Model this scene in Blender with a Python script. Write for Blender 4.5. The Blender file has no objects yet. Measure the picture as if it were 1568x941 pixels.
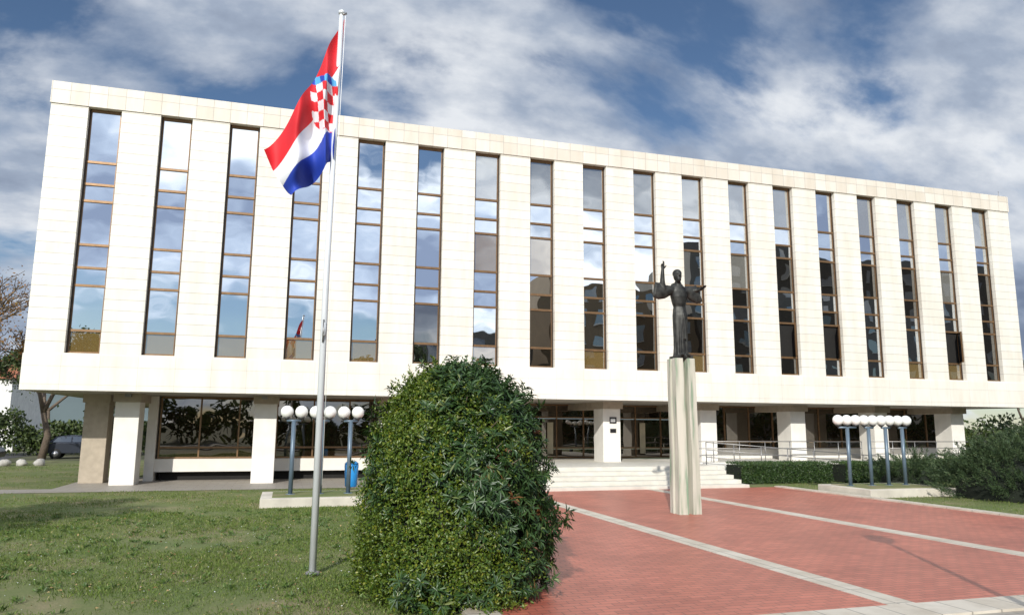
import bpy, math, random, numpy as np
from mathutils import Vector, Matrix
S=bpy.context.scene
random.seed(5); rng=np.random.default_rng(5)
S.view_settings.view_transform='Standard'; S.view_settings.look='None'; S.view_settings.exposure=0
# ------------------------------------------------------------------ materials
def newmat(n):
    m=bpy.data.materials.new(n); m.use_nodes=True
    nt=m.node_tree; return m,nt,nt.nodes,nt.links,nt.nodes["Principled BSDF"]
def simple(n,col,rough=.6,metal=0,var=.12,scale=3,bump=0,bscale=20):
    m,nt,N,L,B=newmat(n)
    B.inputs["Roughness"].default_value=rough;B.inputs["Metallic"].default_value=metal
    tc=N.new("ShaderNodeTexCoord")
    no=N.new("ShaderNodeTexNoise");no.inputs["Scale"].default_value=scale;no.inputs["Detail"].default_value=6
    L.new(tc.outputs["Object"],no.inputs["Vector"])
    r=N.new("ShaderNodeValToRGB");c=col
    r.color_ramp.elements[0].position=.3;r.color_ramp.elements[1].position=.7
    r.color_ramp.elements[0].color=(c[0]*(1-var),c[1]*(1-var),c[2]*(1-var),1)
    r.color_ramp.elements[1].color=(min(1,c[0]*(1+var)),min(1,c[1]*(1+var)),min(1,c[2]*(1+var)),1)
    L.new(no.outputs[0],r.inputs[0]);L.new(r.outputs[0],B.inputs["Base Color"])
    if bump:
        n2=N.new("ShaderNodeTexNoise");n2.inputs["Scale"].default_value=bscale;n2.inputs["Detail"].default_value=5
        L.new(tc.outputs["Object"],n2.inputs["Vector"])
        b=N.new("ShaderNodeBump");b.inputs["Strength"].default_value=bump;b.inputs["Distance"].default_value=.02
        L.new(n2.outputs[0],b.inputs["Height"]);L.new(b.outputs[0],B.inputs["Normal"])
    return m
def stone_panel(n,col,bw,rh,off=(0,0),mort=.012,offset=0,axes="xz",var=.07,mcol=.72,st=(.90,.87,.83)):
    m,nt,N,L,B=newmat(n);B.inputs["Roughness"].default_value=.55
    tc=N.new("ShaderNodeTexCoord");sp=N.new("ShaderNodeSeparateXYZ");L.new(tc.outputs["Object"],sp.inputs[0])
    cb=N.new("ShaderNodeCombineXYZ")
    ad=[N.new("ShaderNodeMath") for _ in range(2)]
    for a,o,k in zip(ad,axes,off):
        a.operation='ADD';a.inputs[1].default_value=k
        L.new(sp.outputs["xyz".index(o)],a.inputs[0])
    L.new(ad[0].outputs[0],cb.inputs[0]);L.new(ad[1].outputs[0],cb.inputs[1])
    br=N.new("ShaderNodeTexBrick");br.offset=offset;br.squash=1
    br.inputs["Scale"].default_value=1;br.inputs["Mortar Size"].default_value=mort;br.inputs["Mortar Smooth"].default_value=.2
    br.inputs["Brick Width"].default_value=bw;br.inputs["Row Height"].default_value=rh
    c=col
    br.inputs["Color1"].default_value=(c[0],c[1],c[2],1)
    br.inputs["Color2"].default_value=(c[0]*(1-var),c[1]*(1-var*1.2),c[2]*(1-var*1.5),1)
    br.inputs["Mortar"].default_value=(c[0]*mcol,c[1]*mcol,c[2]*mcol,1)
    L.new(cb.outputs[0],br.inputs["Vector"])
    mp=N.new("ShaderNodeMapping");mp.inputs["Scale"].default_value=(1.6,1.6,.3);L.new(tc.outputs["Object"],mp.inputs[0])
    no=N.new("ShaderNodeTexNoise");no.inputs["Scale"].default_value=1;no.inputs["Detail"].default_value=8;no.inputs["Roughness"].default_value=.65
    L.new(mp.outputs[0],no.inputs["Vector"])
    r=N.new("ShaderNodeValToRGB");r.color_ramp.elements[0].position=.3;r.color_ramp.elements[0].color=(*st,1)
    r.color_ramp.elements[1].position=.58;r.color_ramp.elements[1].color=(1,1,1,1);L.new(no.outputs[0],r.inputs[0])
    mx=N.new("ShaderNodeMix");mx.data_type='RGBA';mx.blend_type='MULTIPLY';mx.inputs[0].default_value=1
    L.new(br.outputs["Color"],mx.inputs[6]);L.new(r.outputs[0],mx.inputs[7]);L.new(mx.outputs[2],B.inputs["Base Color"])
    b=N.new("ShaderNodeBump");b.inputs["Strength"].default_value=.5;b.inputs["Distance"].default_value=.01;b.invert=True
    L.new(br.outputs["Fac"],b.inputs["Height"]);L.new(b.outputs[0],B.inputs["Normal"])
    return m
def glass(n,diff,fac,tint=(.93,.97,1.0),wav=.30):
    m,nt,N,L,B=newmat(n);N.remove(B)
    out=N["Material Output"]
    d=N.new("ShaderNodeBsdfDiffuse");d.inputs[0].default_value=(*diff,1)
    g=N.new("ShaderNodeBsdfGlossy");g.inputs["Roughness"].default_value=.01;g.inputs[0].default_value=(*tint,1)
    fr=N.new("ShaderNodeFresnel");fr.inputs[0].default_value=1.5
    ma=N.new("ShaderNodeMath");ma.operation='ADD';ma.inputs[1].default_value=fac;ma.use_clamp=True
    L.new(fr.outputs[0],ma.inputs[0])
    mx=N.new("ShaderNodeMixShader");L.new(ma.outputs[0],mx.inputs[0]);L.new(d.outputs[0],mx.inputs[1]);L.new(g.outputs[0],mx.inputs[2]);L.new(mx.outputs[0],out.inputs[0])
    tc=N.new("ShaderNodeTexCoord");no=N.new("ShaderNodeTexNoise");no.inputs["Scale"].default_value=.9;no.inputs["Detail"].default_value=1
    L.new(tc.outputs["Object"],no.inputs["Vector"])
    b=N.new("ShaderNodeBump");b.inputs["Strength"].default_value=wav;b.inputs["Distance"].default_value=.02
    L.new(no.outputs[0],b.inputs["Height"]);L.new(b.outputs[0],g.inputs["Normal"])
    return m
def leafmat(n,c1,c2,c3=None,rough=.45,trans=.25):
    m,nt,N,L,B=newmat(n)
    ge=N.new("ShaderNodeNewGeometry");r=N.new("ShaderNodeValToRGB")
    r.color_ramp.elements[0].color=(*c1,1);r.color_ramp.elements[1].color=(*c2,1)
    if c3: e=r.color_ramp.elements.new(.93);e.color=(*c2,1);r.color_ramp.elements[2].color=(*c3,1)
    L.new(ge.outputs["Random Per Island"],r.inputs[0]);L.new(r.outputs[0],B.inputs["Base Color"])
    B.inputs["Roughness"].default_value=rough
    t=N.new("ShaderNodeBsdfTranslucent");L.new(r.outputs[0],t.inputs[0])
    mx=N.new("ShaderNodeMixShader");mx.inputs[0].default_value=trans
    L.new(B.outputs[0],mx.inputs[1]);L.new(t.outputs[0],mx.inputs[2]);L.new(mx.outputs[0],N["Material Output"].inputs[0])
    return m
CR=(.765,.735,.665)
M={}
M['pier']=stone_panel("stone_cladding_piers",CR,2.4,.385,off=(1.85,.05),mort=.010,mcol=.58,var=.06)
M['band']=stone_panel("stone_cladding_band",CR,1.2,.62,off=(.05,.22),mort=.006,mcol=.72,var=.05)
M['cope']=stone_panel("stone_coping",(.73,.68,.60),.6,1.2,off=(0,1.3-.9),mort=.010,mcol=.6,var=.13)
M['white']=simple("white_stone",(.72,.69,.63),.6,var=.06,scale=1.5,bump=.15)
M['step']=simple("step_stone",(.58,.55,.48),.6,var=.1,scale=2.5,bump=.15)
M['column']=simple("column_render",(.74,.71,.65),.65,var=.07,scale=2,bump=.15)
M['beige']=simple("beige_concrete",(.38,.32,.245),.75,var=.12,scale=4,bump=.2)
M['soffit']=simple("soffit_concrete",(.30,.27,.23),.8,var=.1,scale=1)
M['bronzeframe']=simple("anodised_bronze_frame",(.22,.13,.065),.38,.5,var=.15,scale=8)
M['darkframe']=simple("dark_frame",(.05,.033,.022),.4,.3,var=.2,scale=8)
M['g0']=glass("window_glass",(.012,.012,.012),.68)
M['g1']=glass("window_glass_curtain",(.19,.185,.165),.34)
M['g2']=glass("window_glass_blind",(.17,.115,.04),.30)
M['g3']=glass("window_glass_dark",(.006,.005,.004),.26,tint=(.9,.88,.84))
M['gg']=glass("groundfloor_glass",(.014,.009,.005),.17,tint=(.92,.86,.78))
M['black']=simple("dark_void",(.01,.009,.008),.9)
M['curtain']=simple("curtain_cloth",(.5,.45,.32),.9)
# ------------------------------------------------------------------ builders
def link(o,parent=None):
    S.collection.objects.link(o)
    if parent: o.parent=parent
    return o
def empty(n,loc=(0,0,0)):
    o=bpy.data.objects.new(n,None);o.location=loc;o.empty_display_size=.3;return link(o)
class MB:
    def __init__(s): s.v=[];s.f=[];s.m=[];s.mats=[];s.sm=[]
    def mi(s,m):
        if m not in s.mats:s.mats.append(m)
        return s.mats.index(m)
    def add(s,vs,fs,m,smooth=False):
        b=len(s.v);s.v+= [tuple(q) for q in vs];k=s.mi(m)
        for f in fs:s.f.append([b+i for i in f]);s.m.append(k);s.sm.append(smooth)
    def box(s,x0,x1,y0,y1,z0,z1,m):
        s.add([(x0,y0,z0),(x1,y0,z0),(x1,y1,z0),(x0,y1,z0),(x0,y0,z1),(x1,y0,z1),(x1,y1,z1),(x0,y1,z1)],
              [(0,3,2,1),(4,5,6,7),(0,1,5,4),(1,2,6,5),(2,3,7,6),(3,0,4,7)],m)
    def quad(s,a,b,c,d,m): s.add([a,b,c,d],[(0,1,2,3)],m)
    def tube(s,pts,rad,m,n=12,smooth=True,caps=True):
        pts=[Vector(p) for p in pts];rings=[]
        up=None
        for i,p in enumerate(pts):
            d=(pts[min(i+1,len(pts)-1)]-pts[max(i-1,0)]).normalized()
            if up is None:
                up=Vector((0,1,0)) if abs(d.y)<.9 else Vector((1,0,0))
            a=d.cross(up).normalized();b=a.cross(d).normalized();up=b
            r=rad[i] if hasattr(rad,'__len__') else rad
            if hasattr(r,'__len__'): ra,rb=r
            else: ra=rb=r
            rings.append([p+a*math.cos(2*math.pi*k/n)*ra+b*math.sin(2*math.pi*k/n)*rb for k in range(n)])
        vs=[v for R_ in rings for v in R_];fs=[]
        for i in range(len(rings)-1):
            for k in range(n):
                fs.append((i*n+k,i*n+(k+1)%n,(i+1)*n+(k+1)%n,(i+1)*n+k))
        if caps:
            fs.append(tuple(range(n))[::-1]);fs.append(tuple((len(rings)-1)*n+k for k in range(n)))
        s.add(vs,fs,m,smooth)
    def sphere(s,c,r,m,n=20,k=12,sz=None):
        sz=sz or (r,r,r);vs=[];fs=[]
        for j in range(1,k):
            t=math.pi*j/k
            for i in range(n):
                a=2*math.pi*i/n
                vs.append((c[0]+sz[0]*math.sin(t)*math.cos(a),c[1]+sz[1]*math.sin(t)*math.sin(a),c[2]+sz[2]*math.cos(t)))
        vs.append((c[0],c[1],c[2]+sz[2]));vs.append((c[0],c[1],c[2]-sz[2]));T=len(vs)-2
        for j in range(k-2):
            for i in range(n):fs.append((j*n+i,(j+1)*n+i,(j+1)*n+(i+1)%n,j*n+(i+1)%n))
        for i in range(n):
            fs.append((T,i,(i+1)%n));fs.append((T+1,(k-2)*n+(i+1)%n,(k-2)*n+i))
        s.add(vs,fs,m,True)
    def obj(s,n,parent=None,bevel=0):
        me=bpy.data.meshes.new(n);me.from_pydata(s.v,[],s.f)
        for m in s.mats:me.materials.append(m)
        me.polygons.foreach_set("material_index",s.m);me.polygons.foreach_set("use_smooth",s.sm);me.update()
        o=bpy.data.objects.new(n,me);link(o,parent)
        if bevel:
            b=o.modifiers.new("b","BEVEL");b.width=bevel;b.segments=2;b.limit_method='ANGLE'
        return o
def leaf_mesh(name,P,D,Nn,Ln,Wd,mat,parent=None,fold=.15,matidx=None):
    n=len(P);D=D/np.linalg.norm(D,axis=1)[:,None]
    Sd=np.cross(D,Nn);Sd/=np.linalg.norm(Sd,axis=1)[:,None]+1e-9
    U=np.cross(Sd,D);L_=np.asarray(Ln)[:,None];W_=np.asarray(Wd)[:,None]
    v=np.empty((n,4,3),dtype=np.float32)
    v[:,0]=P;v[:,1]=P+D*L_*.5-Sd*W_*.5+U*W_*fold;v[:,2]=P+D*L_-U*L_*.12;v[:,3]=P+D*L_*.5+Sd*W_*.5+U*W_*fold
    me=bpy.data.meshes.new(name);me.vertices.add(4*n);me.vertices.foreach_set("co",v.ravel())
    base=np.arange(n)*4
    tri=np.stack([base,base+1,base+2,base,base+2,base+3],1).ravel().astype(np.int32)
    me.loops.add(6*n);me.loops.foreach_set("vertex_index",tri)
    me.polygons.add(2*n);me.polygons.foreach_set("loop_start",np.arange(2*n,dtype=np.int32)*3);me.polygons.foreach_set("loop_total",np.full(2*n,3,dtype=np.int32))
    mats=mat if isinstance(mat,(list,tuple)) else [mat]
    for m in mats: me.materials.append(m)
    if matidx is not None: me.polygons.foreach_set("material_index",np.repeat(matidx,2).astype(np.int32))
    me.update(calc_edges=True);me.validate()
    o=bpy.data.objects.new(name,me);return link(o,parent)
def runit(n):
    a=rng.normal(size=(n,3));return a/np.linalg.norm(a,axis=1)[:,None]
# ------------------------------------------------------------------ camera
f=1139.8871;yaw=0.2915;pitch=0.1583;roll=-0.0068
cd=bpy.data.cameras.new("camera");cam=bpy.data.objects.new("camera",cd);link(cam);S.camera=cam
cd.sensor_width=36;cd.lens=36*f/1568;cd.clip_start=.1;cd.clip_end=3000
fw=Vector((math.sin(yaw)*math.cos(pitch),math.cos(yaw)*math.cos(pitch),math.sin(pitch)))
r0=Vector((math.cos(yaw),-math.sin(yaw),0));u0=r0.cross(fw)
rr=math.cos(roll)*r0-math.sin(roll)*u0;uu=math.cos(roll)*u0+math.sin(roll)*r0
mt=Matrix(((rr.x,uu.x,-fw.x,7.389),(rr.y,uu.y,-fw.y,-28.802),(rr.z,uu.z,-fw.z,2.187),(0,0,0,1)))
cam.matrix_world=mt
# ------------------------------------------------------------------ light + sky
AZ=math.radians(26.5);EL=math.radians(28)
sd=Vector((math.sin(AZ)*math.cos(EL),math.cos(AZ)*math.cos(EL),-math.sin(EL)))
sl=bpy.data.lights.new("sun","SUN");sl.energy=4.5;sl.angle=math.radians(.5);sl.color=(1,.97,.90)
so=bpy.data.objects.new("sun",sl);link(so);so.location=(-20,-60,40);so.rotation_euler=sd.to_track_quat('-Z','Y').to_euler()
w=bpy.data.worlds.new("World");S.world=w;w.use_nodes=True
N=w.node_tree.nodes;L=w.node_tree.links;bg=N["Background"];out=N["World Output"]
sky=N.new("ShaderNodeTexSky");sky.sky_type='NISHITA';sky.sun_disc=False;sky.sun_elevation=EL;sky.sun_rotation=math.radians(206.5);sky.air_density=1.0;sky.dust_density=.2;sky.ozone_density=4
L.new(sky.outputs[0],bg.inputs[0]);bg.inputs[1].default_value=.085
tc=N.new("ShaderNodeTexCoord");sp=N.new("ShaderNodeSeparateXYZ");L.new(tc.outputs["Generated"],sp.inputs[0])
def math_(op,a,b=None,clamp=False):
    m=N.new("ShaderNodeMath");m.operation=op;m.use_clamp=clamp
    for i,x in enumerate((a,b)):
        if x is None: continue
        if isinstance(x,(int,float)):m.inputs[i].default_value=x
        else:L.new(x,m.inputs[i])
    return m.outputs[0]
zz=math_('ADD',math_('MAXIMUM',sp.outputs[2],0),.42)
cx=math_('DIVIDE',sp.outputs[0],zz);cy=math_('DIVIDE',sp.outputs[1],zz)
cb=N.new("ShaderNodeCombineXYZ");L.new(cx,cb.inputs[0]);L.new(cy,cb.inputs[1])
mp=N.new("ShaderNodeMapping");mp.inputs["Location"].default_value=(1.7,5.2,0);mp.inputs["Scale"].default_value=(1,1.5,1);L.new(cb.outputs[0],mp.inputs[0])
n1=N.new("ShaderNodeTexNoise");n1.inputs["Scale"].default_value=1.55;n1.inputs["Detail"].default_value=9;n1.inputs["Roughness"].default_value=.55;n1.inputs["Distortion"].default_value=.2
L.new(mp.outputs[0],n1.inputs["Vector"])
cr=N.new("ShaderNodeValToRGB");cr.color_ramp.elements[0].position=.405;cr.color_ramp.elements[0].color=(0,0,0,1);cr.color_ramp.elements[1].position=.515;cr.color_ramp.elements[1].color=(1,1,1,1)
cr.color_ramp.interpolation='EASE';L.new(n1.outputs[0],cr.inputs[0])
n2=N.new("ShaderNodeTexNoise");n2.inputs["Scale"].default_value=2.2;n2.inputs["Detail"].default_value=9;n2.inputs["Roughness"].default_value=.55
mp2=N.new("ShaderNodeMapping");mp2.inputs["Location"].default_value=(7,2,4);L.new(mp.outputs[0],mp2.inputs[0]);L.new(mp2.outputs[0],n2.inputs["Vector"])
mixv=math_('SUBTRACT',math_('MULTIPLY',n2.outputs[0],1.2),math_('MULTIPLY',math_('SUBTRACT',n1.outputs[0],.5),.75))
c2=N.new("ShaderNodeValToRGB");c2.color_ramp.elements[0].position=.40;c2.color_ramp.elements[0].color=(.19,.235,.34,1)
c2.color_ramp.elements[1].position=.70;c2.color_ramp.elements[1].color=(.86,.89,.93,1);e=c2.color_ramp.elements.new(.55);e.color=(.39,.46,.58,1);L.new(mixv,c2.inputs[0])
dt=N.new("ShaderNodeVectorMath");dt.operation='DOT_PRODUCT';L.new(tc.outputs["Generated"],dt.inputs[0]);dt.inputs[1].default_value=(-sd.x,-sd.y,-sd.z)
br=math_('ADD',math_('MULTIPLY',math_('ADD',dt.outputs["Value"],.25,True),1.15),.97)
bc=N.new("ShaderNodeBackground");L.new(c2.outputs[0],bc.inputs[0]);L.new(br,bc.inputs[1])
ms=N.new("ShaderNodeMixShader");L.new(math_('MULTIPLY',cr.outputs[0],.96),ms.inputs[0]);L.new(bg.outputs[0],ms.inputs[1]);L.new(bc.outputs[0],ms.inputs[2]);L.new(ms.outputs[0],out.inputs[0])
# ------------------------------------------------------------------ ground
def groundmat(n,cols,scale,bump=.6):
    m,nt,N,L,B=newmat(n);B.inputs["Roughness"].default_value=.95
    tc=N.new("ShaderNodeTexCoord")
    a=N.new("ShaderNodeTexNoise");a.inputs["Scale"].default_value=scale;a.inputs["Detail"].default_value=10;a.inputs["Roughness"].default_value=.7;L.new(tc.outputs["Object"],a.inputs[0])
    r=N.new("ShaderNodeValToRGB");r.color_ramp.elements[0].position=.3;r.color_ramp.elements[1].position=.7
    r.color_ramp.elements[0].color=(*cols[0],1);r.color_ramp.elements[1].color=(*cols[-1],1)
    for i,c in enumerate(cols[1:-1]): e=r.color_ramp.elements.new(.3+.4*(i+1)/(len(cols)-1));e.color=(*c,1)
    L.new(a.outputs[0],r.inputs[0]);L.new(r.outputs[0],B.inputs["Base Color"])
    b2=N.new("ShaderNodeTexNoise");b2.inputs["Scale"].default_value=25;b2.inputs["Detail"].default_value=6;L.new(tc.outputs["Object"],b2.inputs[0])
    b=N.new("ShaderNodeBump");b.inputs["Strength"].default_value=bump;b.inputs["Distance"].default_value=.03;L.new(b2.outputs[0],b.inputs["Height"]);L.new(b.outputs[0],B.inputs["Normal"])
    return m
M['lawn']=groundmat("lawn_soil",[(.08,.125,.025),(.125,.145,.045),(.25,.20,.115)],.55)
M['earth']=groundmat("earth",[(.06,.07,.03),(.10,.10,.05),(.16,.14,.09)],.2)
b=MB();b.quad((-700,-500,-.004),(700,-500,-.004),(700,900,-.004),(-700,900,-.004),M['earth']);b.obj("ground")
def grid(b,x0,x1,y0,y1,z,m,n=1): b.quad((x0,y0,z),(x1,y0,z),(x1,y1,z),(x0,y1,z),m)
b=MB();grid(b,-30,70,-24,22,.002,M['lawn']);b.obj("lawn")
M['paving']=stone_panel("path_paving",(.33,.30,.26),.6,.4,axes="xy",mort=.01,mcol=.6,offset=.5)
M['asphalt']=simple("asphalt",(.055,.055,.055),.9,var=.2,scale=2,bump=.3,bscale=60)
b=MB();grid(b,-30,14,-1.3,.2,.012,M['paving']);grid(b,.0,14,.2,6,.012,M['paving']);b.obj("footpath")
b=MB();grid(b,-60,120,-46,-38,.008,M['asphalt']);b.box(-60,120,-38,-37.8,0,.12,M['beige']);b.box(-60,120,-37.8,-36,0,.12,M['paving'])
for i in range(30): grid(b,-55+i*6,-52+i*6,-42.08,-41.92,.012,M['white'])
b.obj("road")
b=MB();grid(b,44,120,-14,40,.010,M['asphalt']);grid(b,-40,-9,17,34,.010,M['asphalt']);b.obj("car_park")
m,nt,N,L,B=newmat("red_brick_paving");B.inputs["Roughness"].default_value=.42
tc=N.new("ShaderNodeTexCoord");br_=N.new("ShaderNodeTexBrick");br_.offset=.5
for k,v in(("Scale",1),("Mortar Size",.007),("Brick Width",.25),("Row Height",.125),("Bias",-.1)):br_.inputs[k].default_value=v
br_.inputs["Color1"].default_value=(.49,.15,.10,1);br_.inputs["Color2"].default_value=(.38,.105,.07,1);br_.inputs["Mortar"].default_value=(.19,.075,.055,1)
L.new(tc.outputs["Object"],br_.inputs["Vector"])
no=N.new("ShaderNodeTexNoise");no.inputs["Scale"].default_value=.6;no.inputs["Detail"].default_value=8;no.inputs["Roughness"].default_value=.7;L.new(tc.outputs["Object"],no.inputs[0])
r=N.new("ShaderNodeValToRGB");r.color_ramp.elements[0].position=.3;r.color_ramp.elements[0].color=(.72,.68,.68,1);r.color_ramp.elements[1].position=.65;r.color_ramp.elements[1].color=(1.1,1.1,1.1,1);L.new(no.outputs[0],r.inputs[0])
mx=N.new("ShaderNodeMix");mx.data_type='RGBA';mx.blend_type='MULTIPLY';mx.inputs[0].default_value=1;L.new(br_.outputs[0],mx.inputs[6]);L.new(r.outputs[0],mx.inputs[7]);L.new(mx.outputs[2],B.inputs["Base Color"])
bp=N.new("ShaderNodeBump");bp.invert=True;bp.inputs["Strength"].default_value=.4;bp.inputs["Distance"].default_value=.006;L.new(br_.outputs["Fac"],bp.inputs["Height"]);L.new(bp.outputs[0],B.inputs["Normal"])
M['brick']=m
M['bandst']=stone_panel("white_paving_band",(.60,.55,.47),.45,.8,axes="xy",mort=.012,mcol=.5,var=.12,st=(.75,.72,.68))
plaza=empty("paved_plaza")
b=MB();b.box(9.9,25.0,-20.95,-4.35,-.05,.03,M['brick']);b.obj("brick_surface",plaza)
b=MB()
for x in(14.68,19.72):b.box(x,x+.42,-20.95,-4.4,0,.036,M['bandst'])
b.box(9.5,9.9,-20.95,-4.35,-.05,.05,M['bandst']);b.box(25.0,25.35,-20.95,-4.35,-.05,.07,M['bandst']);b.box(9.5,25.35,-21.5,-20.95,-.05,.06,M['bandst'])
b.box(9.5,25.35,-27,-21.5,-.05,.028,M['paving'])
b.obj("stone_bands",plaza)
# ------------------------------------------------------------------ building
bld=empty("office_building")
XL,XR=-1.2,43.25;ZB,ZS,ZW,ZT,ZR=3.30,4.55,4.58,13.49,14.31;WW=1.09;RC=.27
b=MB()
b.box(XL,XR,RC+.05,16,ZB+.001,ZR-.35,M['white'])
b.box(XL,XR,0,RC+.05,ZS-.02,ZW,M['band'])
b.obj("core_walls",bld)
b=MB()
xs=[2.4*i for i in range(18)]
b.box(XL,xs[0],0,RC+.05,ZW,ZT,M['pier'])
for i in range(18):
    b.box(xs[i]+WW,(xs[i+1] if i<17 else XR),0,RC+.05,ZW,ZT,M['pier'])
b.obj("stone_piers",bld)
b=MB();b.box(XL-.02,XR+.02,-.03,RC+.05,ZB,ZS-.02,M['band']);b.obj("lower_band",bld)
b=MB();b.box(XL-.03,XR+.03,-.045,RC+.06,ZT,ZR,M['cope']);b.box(XL-.03,XL+.4,RC+.06,16,ZR-.8,ZR,M['cope']);b.box(XR-.4,XR+.03,RC+.06,16,ZR-.8,ZR,M['cope']);b.obj("parapet",bld)
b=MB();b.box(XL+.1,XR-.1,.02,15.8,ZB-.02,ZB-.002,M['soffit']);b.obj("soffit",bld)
fr=MB();gl=MB();cu=MB()
zl=[ZT,11.5,10.67,10.05,8.45,7.62,6.98,5.39,ZW]
def pane(gb,x0,x1,z0,z1,y,m,t=.0055,tl=None):
    a=random.gauss(0,t)*(x1-x0);c=random.gauss(0,t*.8)*(z1-z0)
    gb.quad((x0,y-a-c,z0),(x1,y+a-c,z0),(x1,y+a+c,z1),(x0,y-a+c,z1),m)
openp={(12,6):1,(13,6):1,(16,6):1}
for i,x in enumerate(xs):
    F=M['bronzeframe'];y=RC
    fr.box(x,x+.055,y-.07,y+.04,ZW,ZT,M['darkframe']);fr.box(x+WW-.055,x+WW,y-.07,y+.04,ZW,ZT,M['darkframe'])
    for j in range(9):
        z=zl[j];t=.042 if 0<j<8 else .05
        z0,z1=(z-t,z+t)
        if j==0:z0,z1=z-.10,z-.001
        if j==8:z0,z1=z+.001,z+.07
        fr.box(x+.056,x+WW-.056,y-.075,y+.035,z0,z1,F)
    for j in range(8):
        z1=zl[j]-.043;z0=zl[j+1]+.043
        rv=random.random()
        m=M['g0']
        tall=j in(0,3,6)
        if j==0: m=M['g1'] if (i>5 or i==3) and rv<.8 else M['g0']
        elif j==3 and i>5: m=random.choice([M['g3'],M['g0'],M['g2'],M['g3'],M['g1']])
        elif j in(4,5) and i>8: m=random.choice([M['g3'],M['g0']])
        elif j>=6 and i>4: m=random.choice([M['g3'],M['g3'],M['g0']])
        if j==7: m=M['g2'] if rv<.35 or i in (0,1,2,3,4,8) else m
        s_=.028;yy=y-.02
        for (a,bb,c,d) in((x+.056,x+.056+s_,z0,z1),(x+WW-.056-s_,x+WW-.056,z0,z1)):
            fr.box(a,bb,yy-.02,yy+.02,c,d,F)
        if (i,j) in openp and tall:
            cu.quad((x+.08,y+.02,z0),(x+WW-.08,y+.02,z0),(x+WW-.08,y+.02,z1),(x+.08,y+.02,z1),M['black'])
            xa=x+WW-.09;xb=xa-.42
            gl.quad((xb,y-.62,z0+.03),(xa,y-.03,z0+.03),(xa,y-.03,z1-.03),(xb,y-.62,z1-.03),M['g0'])
            for zc in(z0+.01,z1-.04):
                fr.add([(xb,y-.64,zc),(xa,y-.05,zc),(xa,y-.01,zc),(xb,y-.60,zc),(xb,y-.64,zc+.05),(xa,y-.05,zc+.05),(xa,y-.01,zc+.05),(xb,y-.60,zc+.05)],[(0,3,2,1),(4,5,6,7),(0,1,5,4),(1,2,6,5),(2,3,7,6),(3,0,4,7)],F)
            fr.box(xb-.03,xb+.02,y-.66,y-.60,z0,z1,F)
        else:
            pane(gl,x+.085,x+WW-.085,z0,z1,y-.015,m)
fr.obj("window_frames",bld);gl.obj("window_panes",bld);cu.obj("open_casements",bld)
b=MB()
cxs=[1.45+4.8*k for k in range(9)]
for c in cxs:
    b.box(c,c+.82,1.46,2.5,0,2.98,M['column'])
b.box(.17,1.0,2.75,3.6,0,2.98,M['beige']);
b.obj("columns",bld,bevel=.015)
b=MB()
for c in cxs: b.box(c-.05,c+.87,1.30,12,2.98,ZB-.021,M['beige'])
b.box(.12,1.05,2.6,12,2.97,ZB-.021,M['beige'])
b.obj("soffit_beams",bld)
b=MB();g=MB()
GY=3.6
def glazing(x0,x1,y,z0,z1,n,m,tr=(),F=M['darkframe']):
    wdt=(x1-x0)/n
    for i in range(n):
        a=x0+i*wdt
        b.box(a-.03,a+.03,y-.05,y+.05,z0,z1,F)
        zs=[z0]+list(tr)+[z1]
        for k in range(len(zs)-1): pane(g,a+.03,a+wdt-.03,zs[k]+.03,zs[k+1]-.03,y,m,t=.002)
    b.box(x1-.03,x1+.03,y-.05,y+.05,z0,z1,F)
    for k in [z0]+list(tr): b.box(x0+.03,x1-.03,y-.055,y+.05,k,k+.07,M['bronzeframe'])
    b.box(x0+.03,x1-.03,y-.055,y+.05,z1-.07,z1,F)
glazing(2.7,15.8,GY,.85,ZB-.03,9,M['gg'],(1.25,),M['bronzeframe'])
b.box(2.6,15.8,GY-.12,GY+.5,.35,.845,M['white'])
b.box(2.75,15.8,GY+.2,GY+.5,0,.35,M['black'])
b.box(2.25,2.6,GY-.2,GY+.6,0,ZB-.03,M['column'])
b.box(2.3,14,14,14.2,0,ZB-.03,M['beige']);b.box(2.3,2.5,GY+.6,14,0,ZB-.03,M['beige'])
glazing(15.8,27.0,5.6,.70,ZB-.03,8,M['gg'],(1.15,2.6),M['bronzeframe'])
b.box(15.75,15.95,3.6,5.6,.7,ZB-.03,M['beige'])
glazing(27.0,42.4,4.2,1.15,ZB-.03,11,M['gg'],(1.5,),M['bronzeframe'])
b.box(27.0,42.4,4.1,4.6,.7,1.145,M['white']);b.box(26.9,27.1,4.2,5.6,.7,ZB-.03,M['beige'])
b.box(42.4,42.6,4.1,14,0,ZB-.03,M['column'])
for x in(16.6,17.9,19.5,22.6,24.4):
    b.box(x,x+.3,5.50,5.53,.9,2.4,M['curtain'])
b.obj("groundfloor_walls",bld);g.obj("groundfloor_glass",bld)
b=MB()
b.box(13.2,23.9,-2.3,5.5,0,.70,M['step'])
for i in range(4):
    b.box(13.2,23.9,-4.4+.5*i,-2.3,.002,.14*(i+1)-.003,M['step']) if i==0 else b.box(13.2+.001*i,23.9-.001*i,-4.4+.5*i,-2.3,.14*i-.003,.14*(i+1)-.003,M['step'])
b.box(23.9,43.0,.4,4.1,0,.695,M['white'])
b.box(12.9,13.2,-2.8,3.4,0,.9,M['white'])
b.obj("entrance_steps",bld,bevel=.01)
b=MB()
rx0,rx1=24.1,33.5
b.add([(rx0,-1.2,0),(rx1,-1.2,0),(rx1,.35,0),(rx0,.35,0),(rx0,-1.2,.7),(rx1,-1.2,.05),(rx1,.35,.05),(rx0,.35,.7)],[(0,3,2,1),(4,5,6,7),(0,1,5,4),(1,2,6,5),(2,3,7,6),(3,0,4,7)],M['white'])
b.obj("ramp",bld)
M['rail']=simple("rail_steel",(.28,.27,.26),.4,.7)
b=MB()
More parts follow.
